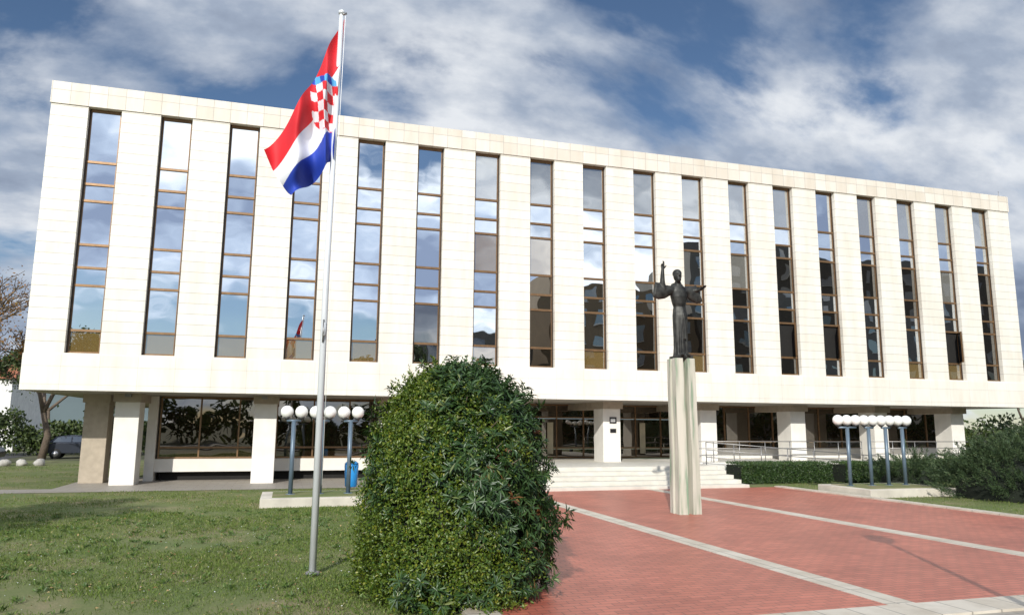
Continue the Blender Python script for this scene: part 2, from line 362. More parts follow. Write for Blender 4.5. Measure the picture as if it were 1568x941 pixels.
def rail(p,q,n,h=.9):
    p=Vector(p);q=Vector(q)
    for k in range(n+1):
        a=p.lerp(q,k/n);b.tube([a,a+Vector((0,0,h))],.02,M['rail'],8)
    for hh in(h,h*.66,h*.33): b.tube([p+Vector((0,0,hh)),q+Vector((0,0,hh))],.018,M['rail'],8)
rail((24.1,-1.15,.7),(33.3,-1.15,.06),7);rail((33.8,.45,.70),(43,.45,.70),7);rail((24.1,.42,.7),(33.3,.42,.7),7)
b.obj("handrails",bld)
M['plq']=simple("plaque_dark",(.02,.02,.022),.3);M['plqw']=simple("plaque_white",(.8,.8,.78),.4)
b=MB();cx0=cxs[4]
b.box(cx0+.30,cx0+.62,1.43,1.457,2.35,2.62,M['plq']);b.box(cx0+.34,cx0+.56,1.425,1.4295,2.42,2.55,M['plqw'])
b.box(cx0+.32,cx0+.60,1.43,1.457,1.95,2.12,M['plq'])
b.obj("name_plaques",bld)
b=MB()
b.tube([(43.1,.3,ZR),(43.1,.3,ZR+.4)],.012,M['rail'],6)
for c in(1.9,6.6): b.box(c-.1,c+.1,1.1,1.3,ZB-.15,ZB-.021,M['rail'])
b.obj("roof_rod_and_lights",bld)
# ------------------------------------------------------------------ flagpole and flag
M['pole']=simple("flagpole_paint",(.66,.68,.70),.3,.1,var=.04)
fp=empty("flagpole",(7.89,-16.96,0))
b=MB();b.tube([(0,0,-.05),(0,0,4.5),(.05,0,8.95)],[.055,.049,.038],M['pole'],16)
b.tube([(0,0,-.05),(0,0,.05)],.10,M['rail'],16)
b.tube([(.05,0,8.95),(.05,0,9.0),(.05,0,9.03)],[.052,.055,.02],M['pole'],14)
b.tube([(.05,-.02,8.93),(.13,-.02,8.97)],.02,M['rail'],8);b.tube([(.0,-.09,3.55),(.0,-.05,3.75)],.03,M['pole'],8);b.tube([(-.01,-.06,3.45),(-.01,-.12,3.6),(-.01,-.06,3.8)],.012,M['rail'],6)
b.tube([(.075,-.075,1.3),(.07,-.07,5),(.11,-.06,8.9)],.005,M['plqw'],5)
b.obj("pole",fp)
M['fr']=simple("flag_red",(.62,.012,.02),.7,var=.05);M['fwh']=simple("flag_white",(.72,.72,.75),.7,var=.02);M['fb']=simple("flag_blue",(.012,.045,.38),.7,var=.05);M['flb']=simple("flag_light_blue",(.08,.35,.65),.7)
def bez(P,t):
    n=len(P)-1;x=t*n;i=min(int(x),n-1);u=x-i
    p0=P[max(i-1,0)];p1=P[i];p2=P[i+1];p3=P[min(i+2,n)]
    return tuple(.5*((2*b_)+(-a+c)*u+(2*a-5*b_+4*c-d)*u*u+(-a+3*b_-3*c+d)*u**3) for a,b_,c,d in zip(p0,p1,p2,p3))
top=[(.10,8.87),(-.08,8.46),(-.26,7.98),(-.43,7.52),(-.70,6.98),(-1.03,6.46)]
bot=[(.03,6.46),(.01,6.42),(-.04,6.34),(-.15,6.18),(-.36,5.95),(-.60,5.72)]
nu,nv=200,130
vs=[];fs=[];mi=[];rest=[]
for i in range(nu+1):
    u=i/nu;t=bez(top,u);o=bez(bot,u)
    for j in range(nv+1):
        v=j/nv
        x=t[0]*(1-v)+o[0]*v;z=t[1]*(1-v)+o[1]*v;rest.append((x,z))
        amp=.03+.15*min(1,u*1.2)
        y=amp*math.sin(u*15-v*3.6+.6)+.06*math.sin(u*8+v*8)*u-.05+.05*math.sin(v*11+u*4)
        x+=.014*math.sin(u*15-v*3.6+2.0)*min(1,u*4)
        z+=-.06*math.sin(math.pi*v)*u
        vs.append((x,y*min(1,u*8+.1),z))
def flagcol(u,v,x,z):
    X=(x+.14)+.12*(z-7.35);Z=z-7.32+.10*X
    w_=.215;h0=-.42;h1=.36
    if abs(X)<w_ and h0<Z<h1:
        ok=True
        if Z<-.12:
            k=(-.12-Z)/.30
            if abs(X)>w_*math.sqrt(max(0,1-k*k)): ok=False
        if ok:
            a=int((X+w_)/(2*w_)*5);c=int((h1-Z)/(h1-h0)*5.2)
            return 0 if (a+c)%2==0 else 1
    if h1<=Z<h1+.15 and abs(X)<w_*.9 and Z<h1+.10+.05*abs(math.sin(X*17)):
        return 3 if (int((X+1)*15)%2) else 2
    k=max(0,1-u/.6)
    return 0 if v<1/3-.01*k else 1 if v<2/3+.085*k else 2
for i in range(nu):
    for j in range(nv):
        a=i*(nv+1)+j;fs.append((a,a+1,a+nv+2,a+nv+1));q=rest[a];mi.append(flagcol((i+.5)/nu,(j+.5)/nv,q[0],q[1]))
me=bpy.data.meshes.new("flag");me.from_pydata(vs,[],fs)
for k in('fr','fwh','fb','flb'):me.materials.append(M[k])
me.polygons.foreach_set("material_index",mi);me.polygons.foreach_set("use_smooth",[True]*len(fs));me.update()
o=bpy.data.objects.new("flag",me);link(o,fp)
# ------------------------------------------------------------------ lamps
M['lpost']=simple("lamp_post_paint",(.11,.155,.20),.4,.2,var=.1);M['globe']=simple("opal_globe",(.80,.80,.77),.25,var=.01);M['cap']=simple("lamp_cap",(.05,.05,.05),.5)
def lamp(x,y,z0,zg,offs):
    e=empty("globe_street_lamp",(x,y,z0));b=MB();h=zg-z0
    b.tube([(0,0,0),(0,0,.03)],.13,M['lpost'],16);b.tube([(0,0,.03),(0,0,h-.26)],.062,M['lpost'],16)
    lo,hi=min(offs),max(offs)
    b.tube([(lo,0,h-.25),(hi,0,h-.25)],.035,M['lpost'],10)
    b.obj("post",e)
    b=MB()
    for o_ in offs:
        b.tube([(o_,0,h-.25),(o_,0,h-.19)],[.03,.03],M['cap'],10);b.tube([(o_,0,h-.215),(o_,0,h-.15)],[.05,.115],M['cap'],16)
        b.sphere((o_,0,h),.178,M['globe'],24,16)
    b.obj("globes",e)
M['slab']=simple("planter_concrete",(.52,.48,.41),.75,var=.16,scale=2,bump=.3)
for n_,(x0,x1,y0,y1,h) in (("lamp_plinth",(6.85,10.1,-7.4,-5.1,.24)),("lamp_plinth",(25.45,29.0,-8.7,-6.2,.26))):
    b=MB();b.box(x0,x1,y0,y1,-.02,h,M['slab']);b.box(x0+.3,x1-.3,y0+.3,y1-.3,h-.01,h+.02,M['lawn']);b.obj(n_,bevel=.02)
for x in(7.63,8.43,9.23): lamp(x,-6.3,.24,2.56,(-.2,.2))
for x,o_ in((25.9,(-.36,0,.36)),(26.78,(-.16,.2)),(27.5,(-.16,.2)),(28.22,(-.16,.2))): lamp(x,-7.3,.26,2.48,o_)
e=empty("street_lamp",(14.45,-25.0,0));b=MB();b.tube([(0,0,0),(0,0,3),(0,0,5)],[.07,.055,.045],M['lpost'],14);b.tube([(0,0,5.0),(0,0,5.08)],[.06,.2],M['cap'],14);b.obj("post",e)
b=MB();b.sphere((0,0,5.25),.26,M['globe'],24,14);b.obj("globe",e)
# ------------------------------------------------------------------ statue
m,nt,N,L,B=newmat("weathered_pedestal");B.inputs["Roughness"].default_value=.85
tc=N.new("ShaderNodeTexCoord");mp=N.new("ShaderNodeMapping");mp.inputs["Scale"].default_value=(7,7,.7);L.new(tc.outputs["Object"],mp.inputs[0])
no=N.new("ShaderNodeTexNoise");no.inputs["Scale"].default_value=1;no.inputs["Detail"].default_value=8;L.new(mp.outputs[0],no.inputs[0])
r=N.new("ShaderNodeValToRGB");r.color_ramp.elements[0].position=.36;r.color_ramp.elements[0].color=(.20,.28,.19,1);r.color_ramp.elements[1].position=.6;r.color_ramp.elements[1].color=(.52,.50,.42,1)
e_=r.color_ramp.elements.new(.45);e_.color=(.41,.41,.33,1);L.new(no.outputs[0],r.inputs[0]);L.new(r.outputs[0],B.inputs["Base Color"])
bp=N.new("ShaderNodeBump");bp.inputs["Strength"].default_value=.5;bp.inputs["Distance"].default_value=.02;L.new(no.outputs[0],bp.inputs["Height"]);L.new(bp.outputs[0],B.inputs["Normal"])
M['ped']=m
m,nt,N,L,B=newmat("bronze_patina");B.inputs["Metallic"].default_value=.5;B.inputs["Roughness"].default_value=.5
tc=N.new("ShaderNodeTexCoord");no=N.new("ShaderNodeTexNoise");no.inputs["Scale"].default_value=6;no.inputs["Detail"].default_value=6;L.new(tc.outputs["Object"],no.inputs[0])
r=N.new("ShaderNodeValToRGB");r.color_ramp.elements[0].position=.35;r.color_ramp.elements[0].color=(.018,.018,.017,1);r.color_ramp.elements[1].position=.7;r.color_ramp.elements[1].color=(.065,.065,.058,1);L.new(no.outputs[0],r.inputs[0]);L.new(r.outputs[0],B.inputs["Base Color"])
M['bronze']=m
st=empty("monk_statue",(17.30,-11.35,0))
b=MB()
sec=[(-.40,-.36),(-.10,-.40),(-.08,-.06),(.05,-.06),(.08,-.40),(.38,-.36),(.40,-.08),(.28,-.04),(.28,.05),(.40,.10),(.38,.38),(-.38,.38),(-.40,.1),(-.29,.05),(-.29,-.05),(-.40,-.08)]
lev=[(0,1.0,0),(.8,.98,.0),(1.6,.95,.005),(2.4,.94,-.01),(3.2,.92,-.02),(3.97,.90,-.03)]
vs=[];fs=[];n=len(sec)
for z,s_,dx in lev:
    for k,(x,y) in enumerate(sec): vs.append((x*s_*.80+dx+random.uniform(-.006,.006),y*s_*.72+random.uniform(-.006,.006),z))
for i in range(len(lev)-1):
    for k in range(n): fs.append((i*n+k,i*n+(k+1)%n,(i+1)*n+(k+1)%n,(i+1)*n+k))
fs.append(tuple(range(n))[::-1]);fs.append(tuple((len(lev)-1)*n+k for k in range(n)))
b.add(vs,fs,M['ped']);b.obj("pedestal",st,bevel=.012)
b=MB();BZ=M['bronze']
b.box(-.24,.24,-.22,.20,0,.07,BZ)
nr=40;ring=[(0.04,.19,.17,.0,0),(.3,.175,.16,.0,0),(.8,.185,.155,.0,0),(1.15,.20,.165,.01,0),(1.30,.18,.145,0,0),(1.38,.168,.135,0,0),(1.46,.19,.15,-.01,0),(1.65,.24,.17,-.01,0),(1.80,.27,.16,-.01,0),(1.90,.21,.14,-.02,0),(1.97,.11,.10,-.04,-.02),(2.06,.075,.08,-.06,-.05)]
vs=[];fs=[]
for z,rx,ry,dx,dy in ring:
    for k in range(nr):
        a=2*math.pi*k/nr;q=1+(.13*math.sin(7*a+z*.8)+.06*math.sin(13*a-z))*max(0,min(1,(1.5-z)))
        vs.append((dx+rx*q*math.cos(a),dy+ry*q*math.sin(a),z))
for i in range(len(ring)-1):
    for k in range(nr): fs.append((i*nr+k,i*nr+(k+1)%nr,(i+1)*nr+(k+1)%nr,(i+1)*nr+k))
fs.append(tuple(range(nr))[::-1]);fs.append(tuple((len(ring)-1)*nr+k for k in range(nr)))
b.add(vs,fs,BZ,True)
b.tube([(.0,-.15,1.36),(.03,-.19,1.0),(.04,-.19,.5)],[.018,.018,.025],BZ,8)
b.sphere((-.03,.06,1.95),.1,BZ,16,10,(.18,.13,.10))
b.sphere((-.08,-.08,2.2),.1,BZ,24,16,(.105,.128,.155))
b.sphere((-.085,-.16,2.10),.05,BZ,14,10,(.064,.06,.085))
b.tube([(-.085,-.19,2.235),(-.088,-.232,2.185)],[.015,.023],BZ,8)
b.tube([(-.15,-.182,2.245),(-.085,-.205,2.252),(-.02,-.182,2.245)],.018,BZ,8)
for s_ in(-1,1): b.sphere((-.08+s_*.1,-.07,2.19),.02,BZ,8,6,(.015,.025,.035))
b.sphere((-.075,-.05,2.27),.1,BZ,20,12,(.12,.135,.12))
for s_ in(-1,1): b.sphere((s_*.09,-.2,.09),.05,BZ,12,8,(.05,.12,.045))
# wide hanging sleeves (vertical half height first)
b.tube([(-.12,0,1.82),(-.30,0,1.81),(-.46,-.02,1.77),(-.62,-.04,1.77),(-.76,-.05,1.80)],[(.11,.11),(.14,.11),(.19,.10),(.23,.085),(.21,.06)],BZ,20)
b.tube([(-.48,-.03,1.82),(-.52,-.06,1.98),(-.53,-.09,2.2),(-.525,-.10,2.35)],[.10,.072,.054,.042],BZ,14)
def hand(base,up,side,pose,s_=1.25):
    base=Vector(base);up=Vector(up).normalized();side=Vector(side).normalized();nn=up.cross(side)
    b.tube([base,base+up*.05*s_,base+up*.095*s_],[(.030*s_,.018*s_),(.040*s_,.016*s_),(.038*s_,.013*s_)],BZ,12)
    for k,(off,ln) in enumerate(((-.030,.075),(-.010,.085),(.010,.078),(.029,.06))):
        r_=base+up*.09*s_+side*off*s_;c=pose[k]
        p1=r_+(up*(1-c*.5)+nn*c*.6)*ln*.45*s_;p2=p1+(up*(1-1.8*c)+nn*c)*ln*.35*s_;p3=p2+(up*(1-2.2*c)+nn*c*.3)*ln*.25*s_
        b.tube([r_-up*.02*s_,p1,p2,p3],[.012*s_,.011*s_,.010*s_,.007*s_],BZ,8)
    r_=base+up*.03*s_-side*.03*s_
    b.tube([r_,r_-side*.03*s_+up*.03*s_,r_-side*.035*s_+up*.065*s_+nn*.02*s_],[.014*s_,.012*s_,.008*s_],BZ,8)
hand((-.525,-.10,2.34),(0,-.02,1),(-1,0,0),(0,0,.7,.8),1.4)
b.tube([(.12,0,1.82),(.26,0,1.81),(.38,-.02,1.76),(.48,-.05,1.74),(.56,-.07,1.77)],[(.11,.11),(.16,.12),(.22,.11),(.26,.09),(.24,.06)],BZ,20)
b.tube([(.36,-.04,1.82),(.48,-.16,1.84),(.52,-.27,1.85)],[.075,.05,.038],BZ,14)
hand((.52,-.26,1.85),(.15,-.9,.30),(1,.1,0),(.1,.1,.15,.25))
o=b.obj("bronze_figure",st);o.location=(-.02,0,3.97)
rm=o.modifiers.new("r","REMESH");rm.mode='VOXEL';rm.voxel_size=.011;rm.use_smooth_shade=True
sm=o.modifiers.new("s","SMOOTH");sm.factor=.5;sm.iterations=2
M['blue']=simple("blue_plastic",(.02,.25,.6),.4)
b=MB();b.tube([(0,0,.3),(0,0,.33),(0,0,.95),(0,0,1.0)],[.16,.18,.22,.2],M['blue'],16);b.tube([(0,0,1.0),(0,0,1.08)],[.23,.14],M['blue'],16);b.tube([(0,.2,0),(0,.2,1.1)],.025,M['rail'],8)
o=b.obj("waste_bin");o.location=(9.45,-4.6,0)
# ------------------------------------------------------------------ vegetation
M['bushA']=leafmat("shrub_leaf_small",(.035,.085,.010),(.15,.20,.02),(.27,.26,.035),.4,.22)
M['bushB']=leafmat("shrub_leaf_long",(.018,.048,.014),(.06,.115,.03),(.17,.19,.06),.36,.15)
M['bushR']=leafmat("shrub_leaf_red",(.10,.03,.02),(.22,.10,.03),None,.45,.2)
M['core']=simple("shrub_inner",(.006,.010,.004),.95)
M['bark']=simple("bark",(.12,.09,.065),.9,var=.3,scale=8,bump=.5)
def make_bush(cx,cy,H,R0):
    e=empty("garden_shrub",(cx,cy,0))
    def rad(a,z):
        t=np.clip(z/H,0,1)
        base=R0*np.sqrt(np.clip(1-t**3.0,0,1))*(.97+.03*np.sin(np.minimum(1,t*2.2)*np.pi/2))
        bump=1+.05*np.sin(3*a+z*2.1)+.05*np.sin(5*a-z*3.3+1)+.06*np.sin(9*a+z*6)+.06*np.sin(13*a-z*10+2)+.05*np.sin(21*a+z*15)
        bulge=.22*np.exp(-((a-.1)/.7)**2-((z-2.4)/.32)**2)-.10*np.exp(-((a-.0)/.6)**2-((z-1.5)/.4)**2)
        return base*bump+bulge
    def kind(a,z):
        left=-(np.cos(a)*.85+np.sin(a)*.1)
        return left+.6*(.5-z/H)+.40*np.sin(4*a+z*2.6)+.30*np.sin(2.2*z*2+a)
    P=[];D=[];Nn=[];Ln=[];Wd=[];MI=[]
    n=120000;z=rng.uniform(.02,H*.995,n);z=np.where(rng.random(n)<.16,H*(1-rng.random(n)**2*.16),z);a=rng.uniform(-np.pi,np.pi,n)
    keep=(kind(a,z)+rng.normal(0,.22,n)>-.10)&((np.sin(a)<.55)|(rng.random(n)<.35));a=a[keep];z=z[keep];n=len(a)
    R=rad(a,z);dr=1-np.abs(rng.normal(0,.09,n))
    o_=np.stack([np.cos(a),np.sin(a),np.zeros(n)],1);topf=np.clip((z/H-.6)/.4,0,1)[:,None]**1.5
    no_=o_*(1-.6*topf)+np.array([0,0,1])*topf
    p=np.stack([np.cos(a)*R*dr,np.sin(a)*R*dr,z*(.97+.03*dr)],1)+rng.normal(0,.035,(n,3))
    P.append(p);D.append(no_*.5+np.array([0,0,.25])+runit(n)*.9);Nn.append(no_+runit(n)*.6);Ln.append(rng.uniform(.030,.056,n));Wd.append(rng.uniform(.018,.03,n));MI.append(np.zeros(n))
    for s_ in range(560):
        a=random.uniform(-math.pi,math.pi);zz_=H*(1-random.random()**1.3*.9);R=float(rad(a,zz_))
        d=np.array([math.cos(a)*.6,math.sin(a)*.6,.8])+runit(1)[0]*.3;d/=np.linalg.norm(d);ln=random.uniform(.10,.28);k=26
        q=np.array([math.cos(a)*R*.95,math.sin(a)*R*.95,zz_]);s=rng.uniform(0,1,(k,1))
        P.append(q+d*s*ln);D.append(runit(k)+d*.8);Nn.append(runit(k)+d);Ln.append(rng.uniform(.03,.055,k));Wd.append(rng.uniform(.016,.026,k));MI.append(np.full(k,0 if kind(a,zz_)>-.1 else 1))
    ns=4200
    for s_ in range(ns):
        a=random.uniform(-math.pi,math.pi);zz_=random.uniform(.1,H*.99)
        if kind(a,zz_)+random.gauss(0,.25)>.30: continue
        if math.sin(a)>.6 and random.random()<.6: continue
        R=float(rad(a,zz_))*random.uniform(.78,1.03);t=max(0,(zz_/H-.55)/.45)
        d=np.array([math.cos(a)*(1-.5*t),math.sin(a)*(1-.5*t),.35+t])+runit(1)[0]*.35;d/=np.linalg.norm(d)
        q=np.array([math.cos(a)*R,math.sin(a)*R,zz_])+d*(random.uniform(0,.10) if random.random()<.82 else random.uniform(.1,.26))
        k=15;ax=runit(k);ax-=np.outer(ax@d,d);ax/=np.linalg.norm(ax,axis=1)[:,None]
        up=rng.uniform(-.15,.9,(k,1));P.append(np.repeat(q[None],k,0)-d*rng.uniform(0,.09,(k,1)));D.append(ax+d*up);Nn.append(np.repeat(d[None],k,0)-ax*.2+runit(k)*.1)
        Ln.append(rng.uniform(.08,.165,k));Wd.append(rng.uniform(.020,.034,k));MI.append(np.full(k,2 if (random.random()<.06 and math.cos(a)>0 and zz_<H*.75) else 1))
    leaf_mesh("foliage",np.concatenate(P),np.concatenate(D),np.concatenate(Nn),np.concatenate(Ln),np.concatenate(Wd),[M['bushA'],M['bushB'],M['bushR']],e,matidx=np.concatenate(MI))
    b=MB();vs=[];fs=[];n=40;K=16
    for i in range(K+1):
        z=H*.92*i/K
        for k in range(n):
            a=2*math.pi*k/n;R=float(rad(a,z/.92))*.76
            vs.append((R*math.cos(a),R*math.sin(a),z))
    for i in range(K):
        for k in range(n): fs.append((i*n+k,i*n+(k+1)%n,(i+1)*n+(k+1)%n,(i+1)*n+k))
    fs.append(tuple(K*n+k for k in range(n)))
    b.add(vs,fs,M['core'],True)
    for k in range(40):
        a=random.uniform(-1.9,.9);z=random.uniform(.3,H*.95);R=float(rad(a,z))
        b.tube([(R*.5*math.cos(a),R*.5*math.sin(a),z-.2),(R*1.08*math.cos(a),R*1.08*math.sin(a),z+.12)],[.012,.004],M['bark'],5)
    b.obj("branches",e)
make_bush(9.62,-18.75,2.95,1.22)
M['jun']=leafmat("juniper_needles",(.03,.06,.026),(.085,.13,.05),(.16,.18,.09),.6,.15)
def juniper(cx,cy,rx,ry,H,n=260):
    P=[];D=[];Nn=[];Ln=[];Wd=[]
    for k in range(n):
        a=random.uniform(0,2*math.pi);t=random.random()**.5
        x=t*rx*math.cos(a);y=t*ry*math.sin(a);z=H*(1-t*t)**.5*random.uniform(.7,1.05)*(1+.12*math.sin(3*x+2*y))+.05
        d=np.array([math.cos(a)*t*.9-.3+random.gauss(0,.25),math.sin(a)*t*.9-.2+random.gauss(0,.25),.5]);d/=np.linalg.norm(d)
        ln=random.uniform(.4,.8);m_=120
        s_=rng.uniform(-.5,1,(m_,1))*ln
        p=np.array([x,y,z])+d*s_+rng.normal(size=(m_,3))*.055*(1.15-np.maximum(s_,0)/ln)
        P.append(p);D.append(d+runit(m_)*.6);Nn.append(runit(m_));Ln.append(rng.uniform(.06,.14,m_));Wd.append(rng.uniform(.014,.026,m_))
    e=empty("juniper_shrub",(cx,cy,0))
    P=np.concatenate(P);P[:,2]=np.maximum(P[:,2],.02)
    leaf_mesh("foliage",P,np.concatenate(D),np.concatenate(Nn),np.concatenate(Ln),np.concatenate(Wd),M['jun'],e)
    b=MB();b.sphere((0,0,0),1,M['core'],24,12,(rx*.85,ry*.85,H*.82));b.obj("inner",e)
juniper(30.9,-9.9,2.9,2.5,1.6,520);juniper(33.6,-8.9,3.4,2.6,2.0,420);juniper(30.4,-5.2,1.4,1.0,.9,100)
M['hedge']=leafmat("hedge_leaf",(.02,.05,.012),(.06,.11,.025),(.12,.16,.04),.45,.15)
def hedge(x0,x1,y0,y1,h):
    e=empty("clipped_hedge",(0,0,0));n=int(((x1-x0)*(h+y1-y0)*2)*900)
    P=np.stack([rng.uniform(x0,x1,n),rng.uniform(y0,y1,n),rng.uniform(.03,h,n)],1)
    side=rng.random(n);P[side<.5,1]=y0+rng.normal(0,.03,(side<.5).sum());P[side>.7,2]=h+rng.normal(0,.03,(side>.7).sum())
    leaf_mesh("foliage",P,runit(n)+np.array([0,-.5,.6]),runit(n)+np.array([0,-.6,.6]),rng.uniform(.04,.07,n),rng.uniform(.025,.04,n),M['hedge'],e)
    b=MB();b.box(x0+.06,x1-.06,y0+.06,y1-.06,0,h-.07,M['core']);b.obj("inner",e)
hedge(24.7,29.0,-2.7,-1.5,.78);hedge(29.4,32.8,-3.0,-1.8,.78);hedge(33.2,38,-3.0,-1.8,.85);hedge(38.4,42,-3.0,-1.8,.85)
M['grass']=leafmat("grass_blade",(.075,.125,.018),(.17,.235,.04),(.42,.37,.17),.6,.3)
def grass(n,x0,x1,y0,y1,sz=1.0,excl=()):
    X=rng.uniform(x0,x1,n);Y=rng.uniform(y0,y1,n)
    pt=np.sin(X*.9+1.3*np.sin(Y*.7))+np.sin(Y*1.1+.8*np.sin(X*1.3))+.5*np.sin(X*3.1+Y*2.3)+.4*np.sin(Y*4.7-X*2.1)+rng.normal(0,.6,n)
    k=pt>-.8-.7*np.clip((X-3)/4,0,1)-.8*(X>20)
    for (a,b_,c,d) in excl:k&=~((X>a)&(X<b_)&(Y>c)&(Y<d))
    X=X[k];Y=Y[k];m_=len(X)
    return np.stack([X,Y,np.zeros(m_)],1),rng.uniform(.02,.06,m_)*sz*(1+.3*np.sin(X*1.7)*np.sin(Y*1.3))
ex=((9.4,25.5,-30,-1.3),(6.8,10.2,-7.45,-5.0),(9.4,60,-30,-21))
Ps=[];Ls=[]
for a in((100000,-1,9.5,-21.5,-14),(75000,-6,9.5,-14,-7),(45000,-14,14,-7,-1.35)):
    p,l=grass(*a,excl=ex,sz=1.0 if a[3]<-20 else 1.15);Ps.append(p);Ls.append(l)
p,l=grass(45000,25.4,44,-20,-1.0,1.2,((25.4,29.1,-8.8,-6.1),));Ps.append(p);Ls.append(l)
p,l=grass(26000,-22,0,.25,17,1.4);Ps.append(p);Ls.append(l)
P=np.concatenate(Ps);Ln=np.concatenate(Ls);n=len(P)
D=np.stack([rng.normal(0,.6,n),rng.normal(0,.6,n),np.ones(n)],1)
leaf_mesh("grass",P,D,runit(n),Ln,Ln*.16+.003,M['grass'])
M['weed']=leafmat("weed_leaf",(.05,.10,.02),(.12,.19,.04),None,.5,.2)
Ps=[];Ds=[];Ws=[]
for k in range(420):
    x=random.uniform(1.5,9.2);y=random.uniform(-21.2,-8);m_=random.randint(8,20)
    if 6.6<x<10.3 and -7.7<y<-4.8: continue
    Ps.append(np.array([x,y,.01])+rng.normal(0,.035,(m_,3))*np.array([1,1,.1]));Ds.append(np.stack([rng.normal(0,1,m_),rng.normal(0,1,m_),np.full(m_,.9)],1));Ws.append(rng.uniform(.04,.10,m_))
P=np.concatenate(Ps);Ln=np.concatenate(Ws);leaf_mesh("weeds",P,np.concatenate(Ds),runit(len(P))+np.array([0,0,1.]),Ln,Ln*.3,M['weed'])
M['dry']=leafmat("fallen_leaf",(.20,.10,.03),(.42,.30,.14),None,.8,.1)
n=1300;P=np.stack([rng.uniform(-3,9.3,n),rng.uniform(-21,-2,n),rng.uniform(.02,.05,n)],1)
leaf_mesh("fallen_leaves",P,runit(n)*np.array([1,1,.2]),np.tile([0,0,1.],(n,1))+runit(n)*.3,rng.uniform(.03,.07,n),rng.uniform(.02,.05,n),M['dry'])
M['daisy']=simple("daisy_petal",(.8,.8,.78),.6)
n=350;P=np.stack([rng.uniform(2,9.3,n),rng.uniform(-20.5,-9,n),rng.uniform(.03,.05,n)],1)
leaf_mesh("daisies",P,runit(n)*np.array([1,1,.1]),np.tile([0,0,1.],(n,1)),np.full(n,.022),np.full(n,.022),M['daisy'])
M['tleaf']=leafmat("tree_leaf",(.03,.055,.015),(.09,.12,.03),None,.5,.25)
M['aleaf']=leafmat("autumn_leaf",(.22,.09,.02),(.34,.19,.05),(.15,.16,.04),.6,.25)
def tree(name,x,y,H,spread,leafm,nleaf,lsz=.09,seed=1,crown=.35):
    rd=random.Random(seed);e=empty(name,(x,y,0));b=MB();tips=[]
    def br(p,d,ln,r_,dep):
        q=p+d*ln*.5+Vector((rd.gauss(0,.05),rd.gauss(0,.05),0))*ln;q2=q+(d+Vector((rd.gauss(0,.15),rd.gauss(0,.15),.08))).normalized()*ln*.5
        b.tube([p,q,q2],[r_,r_*.82,r_*.62],M['bark'],7 if dep<2 else 5)
        if dep>=2: tips.append((q,ln));tips.append((q2,ln))
        if dep<5:
            for k in range(3 if dep<4 else 2):
                nd=(d+Vector((rd.gauss(0,spread),rd.gauss(0,spread),rd.gauss(.08,.25)))).normalized()
                br(q2 if k else q.lerp(q2,.7),nd,ln*rd.uniform(.62,.8),r_*.58,dep+1)
    br(Vector((0,0,-.05)),Vector((0,0,1)),H*crown,H*.022,0)
    b.obj("trunk_and_limbs",e)
    n=nleaf;idx=rng.integers(0,len(tips),n);T=np.array([t[0] for t in tips]);Sg=np.array([t[1] for t in tips])
    P=T[idx]+rng.normal(size=(n,3))*(Sg[idx]*.28)[:,None]
    leaf_mesh("foliage",P,runit(n),runit(n)+np.array([0,0,.8]),rng.uniform(.7,1.3,n)*lsz,rng.uniform(.5,.8,n)*lsz,leafm,e)
tree("plane_tree",-7.6,14,11,.6,M['aleaf'],1200,.13,3,.26);tree("plane_tree",-11.0,18,14.5,.6,M['aleaf'],1500,.15,4,.27);tree("plane_tree",-6.8,24,11,.6,M['aleaf'],1200,.16,14,.27)
tree("broadleaf_tree",-4,28,8,.5,M['tleaf'],7000,.2,6);tree("broadleaf_tree",-9,33,9,.5,M['tleaf'],7000,.22,7);tree("broadleaf_tree",1,32,7,.5,M['tleaf'],6000,.2,8)
tree("broadleaf_tree",-4.2,-16.5,7,.5,M['tleaf'],7000,.16,9)
tree("broadleaf_tree",60,22,7,.5,M['tleaf'],7000,.25,10);tree("plane_tree",70,18,8,.5,M['aleaf'],6000,.25,11);tree("broadleaf_tree",80,30,9,.5,M['tleaf'],7000,.28,12);tree("broadleaf_tree",52,30,7,.5,M['tleaf'],6000,.25,13)
for k in range(9): tree("broadleaf_tree",-55+k*12+random.uniform(-3,3),-60+random.uniform(-2,2),9+random.uniform(-1,2.5),.5,M['tleaf'],4500,.4,20+k)
def thicket(x0,x1,y0,y1,h,n,sz):
    e=empty("shrubbery");X=rng.uniform(x0,x1,n);Y=rng.uniform(y0,y1,n)
    top=h*(.7+.18*np.sin(X*.9)+.12*np.sin(X*2.3+1)+.08*np.sin(X*5.1))
    Z=top*rng.random(n)**.6
    leaf_mesh("foliage",np.stack([X,Y,Z],1),runit(n),runit(n)+np.array([0,-.4,.6]),rng.uniform(.6,1.3,n)*sz,rng.uniform(.5,.8,n)*sz,M['tleaf'],e)
thicket(-13.5,3,30,33,3.4,9000,.28);thicket(-60,120,-53,-50,5.5,16000,.7);thicket(48,95,24,28,3.6,9000,.4)  # middle row: unseen hedge added to block sky reflections in ground-floor glass
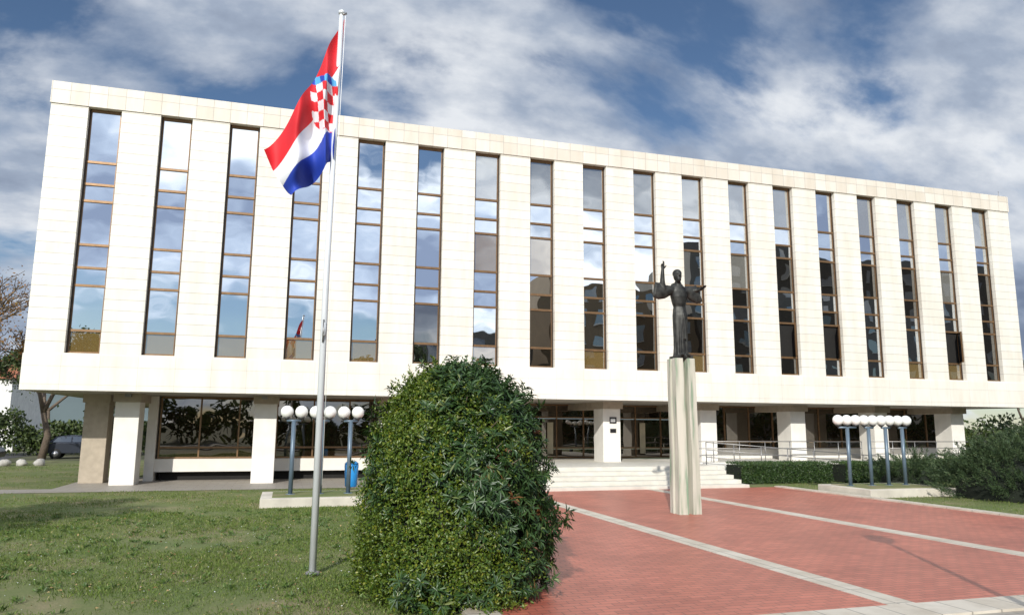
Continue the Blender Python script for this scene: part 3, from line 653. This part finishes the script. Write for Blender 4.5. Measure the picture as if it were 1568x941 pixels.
# ------------------------------------------------------------------ neighbouring buildings
M['ochre']=simple("ochre_render",(.20,.14,.08),.85,var=.1,scale=.5);M['grey']=simple("grey_render",(.13,.12,.105),.85,var=.1,scale=.5);M['roofred']=simple("roof_tiles",(.35,.12,.06),.8,var=.2,scale=3);M['hw']=simple("house_white",(.7,.69,.66),.7)
def block(name,x0,x1,y0,y1,h,wm,roof=False):
    e=empty(name);b=MB();b.box(x0,x1,y0,y1,0,h,wm);b.obj("walls",e)
    g=MB();k=0;nx=max(2,int((x1-x0)/3.2));dx=(x1-x0)/nx;nz=max(1,int(h/3.0))
    for i in range(nx):
        for j in range(nz):
            a=x0+i*dx+dx*.28;z=j*3.0+1.0
            for yy,s_ in((y0,-1),(y1,1)):
                yo=yy+s_*.02
                g.box(a,a+dx*.44,min(yy,yo),max(yy,yo),z,z+1.5,M['g3'])
                g.box(a-.08,a+dx*.44+.08,min(yy,yy+s_*.12),max(yy,yy+s_*.12),z-.12,z-.02,M['white'])
    g.obj("windows",e)
    if roof:
        r_=MB();ym=(y0+y1)/2;r_.add([(x0-.3,y0-.3,h),(x1+.3,y0-.3,h),(x1+.3,y1+.3,h),(x0-.3,y1+.3,h),(x0+1,ym,h+2),(x1-1,ym,h+2)],[(0,1,5,4),(2,3,4,5),(3,0,4),(1,2,5),(0,3,2,1)],M['roofred']);r_.obj("roof",e)
    return e
block("apartment_block",24,38,-78,-64,12.5,M['grey']);block("apartment_block",40,60,-80,-64,21,M['ochre']);block("apartment_block",62,150,-84,-66,29,M['grey'])
block("white_house",-34,-15.5,46,56,6,M['hw'],True)
block("apartment_block",66,90,55,68,5.5,M['ochre'],True)
b=MB();b.box(-34,-12.6,38,38.3,0,2.6,M['hw']);b.box(-34,-12.5,37.95,38.35,2.6,2.7,M['beige'])
b.obj("boundary_wall")
M['rock']=simple("limestone_rock",(.42,.40,.37),.9,var=.2,scale=5,bump=.5)
for k in range(7):
    b=MB();b.sphere((0,0,0),.3,M['rock'],12,8,(.35,.25,.22));o=b.obj("boulder");o.location=(-9.6+k*.8,16.2+random.uniform(-.3,.3),.12);o.rotation_euler=(0,0,random.random()*3)
    for v in o.data.vertices: v.co*=1+random.uniform(-.18,.18)
# ------------------------------------------------------------------ cars
M['tyre']=simple("tyre",(.02,.02,.02),.8);M['cglass']=glass("car_glass",(.01,.01,.012),.12);M['hub']=simple("hub",(.4,.4,.42),.35,.7)
def car(x,y,rot,col):
    e=empty("parked_car",(x,y,0));e.rotation_euler=(0,0,rot);pm=simple("car_paint",col,.25,.3,var=.02)
    low=[(-2.1,.35),(-2.12,.7),(-2.0,.92),(-1.1,1.0),(1.3,1.0),(2.0,.85),(2.15,.6),(2.1,.32)]
    cab=[(-1.75,.98),(-1.35,1.38),(-.6,1.47),(.25,1.42),(1.05,.99)]
    b=MB()
    def ext(poly,w0,w1,m):
        n=len(poly);vs=[(px,-w0 if pz<1.1 else -w1,pz) for px,pz in poly]+[(px,w0 if pz<1.1 else w1,pz) for px,pz in poly]
        b.add(vs,[tuple(range(n)),tuple(range(2*n-1,n-1,-1))]+[(i,i+n,(i+1)%n+n,(i+1)%n) for i in range(n)],m)
    ext(low,.86,.86,pm);ext(cab,.80,.62,pm)
    b.obj("body",e,bevel=.05)
    b=MB()
    for s_ in(-1,1):
        for q in([(-1.5,1.03),(-1.25,1.33),(-.5,1.40),(-.5,1.03)],[(-.42,1.03),(-.42,1.40),(.2,1.36),(.85,1.03)]):
            pts=[(px,s_*(.805-.18*(pz-.98)/.5+.012),pz) for px,pz in q];b.add(pts,[(0,1,2,3)],M['cglass'])
    b.add([(.30,-.58,1.40),(.30,.58,1.40),(1.03,.72,1.02),(1.03,-.72,1.02)],[(0,1,2,3)],M['cglass']);b.add([(-1.40,-.58,1.36),(-1.40,.58,1.36),(-1.76,.7,1.02),(-1.76,-.7,1.02)],[(0,1,2,3)],M['cglass'])
    b.obj("windows",e)
    b=MB()
    for wx in(-1.3,1.35):
        for s_ in(-1,1):
            b.tube([(wx,s_*.68,.32),(wx,s_*.89,.32)],.32,M['tyre'],20);b.tube([(wx,s_*.885,.32),(wx,s_*.90,.32)],.18,M['hub'],14)
    b.obj("wheels",e)
car(-9.6,19.2,.1,(.03,.03,.035));car(-14.6,23,.1,(.5,.5,.5));car(-5.0,25.5,.1,(.04,.045,.06))
for x,y,c in((54,8,(.5,.51,.53)),(58.5,10,(.02,.03,.06)),(63,12,(.6,.6,.6)),(68,13,(.3,.03,.02)),(53,15,(.05,.05,.05))): car(x,y,.3,c)
M['hill']=simple("distant_hill",(.10,.13,.13),1,var=.15,scale=.01)
b=MB();vs=[];n=60
for i in range(n+1):
    x=-900+1800*i/n;vs+= [(x,820,-5),(x,880,22+16*math.sin(i*.31)+9*math.sin(i*.83+1)),(x,1000,-5)]
b.add(vs,[(3*i+a,3*i+3+a,3*i+4+a,3*i+1+a) for i in range(n) for a in(0,1)],M['hill'],True);b.obj("hills")
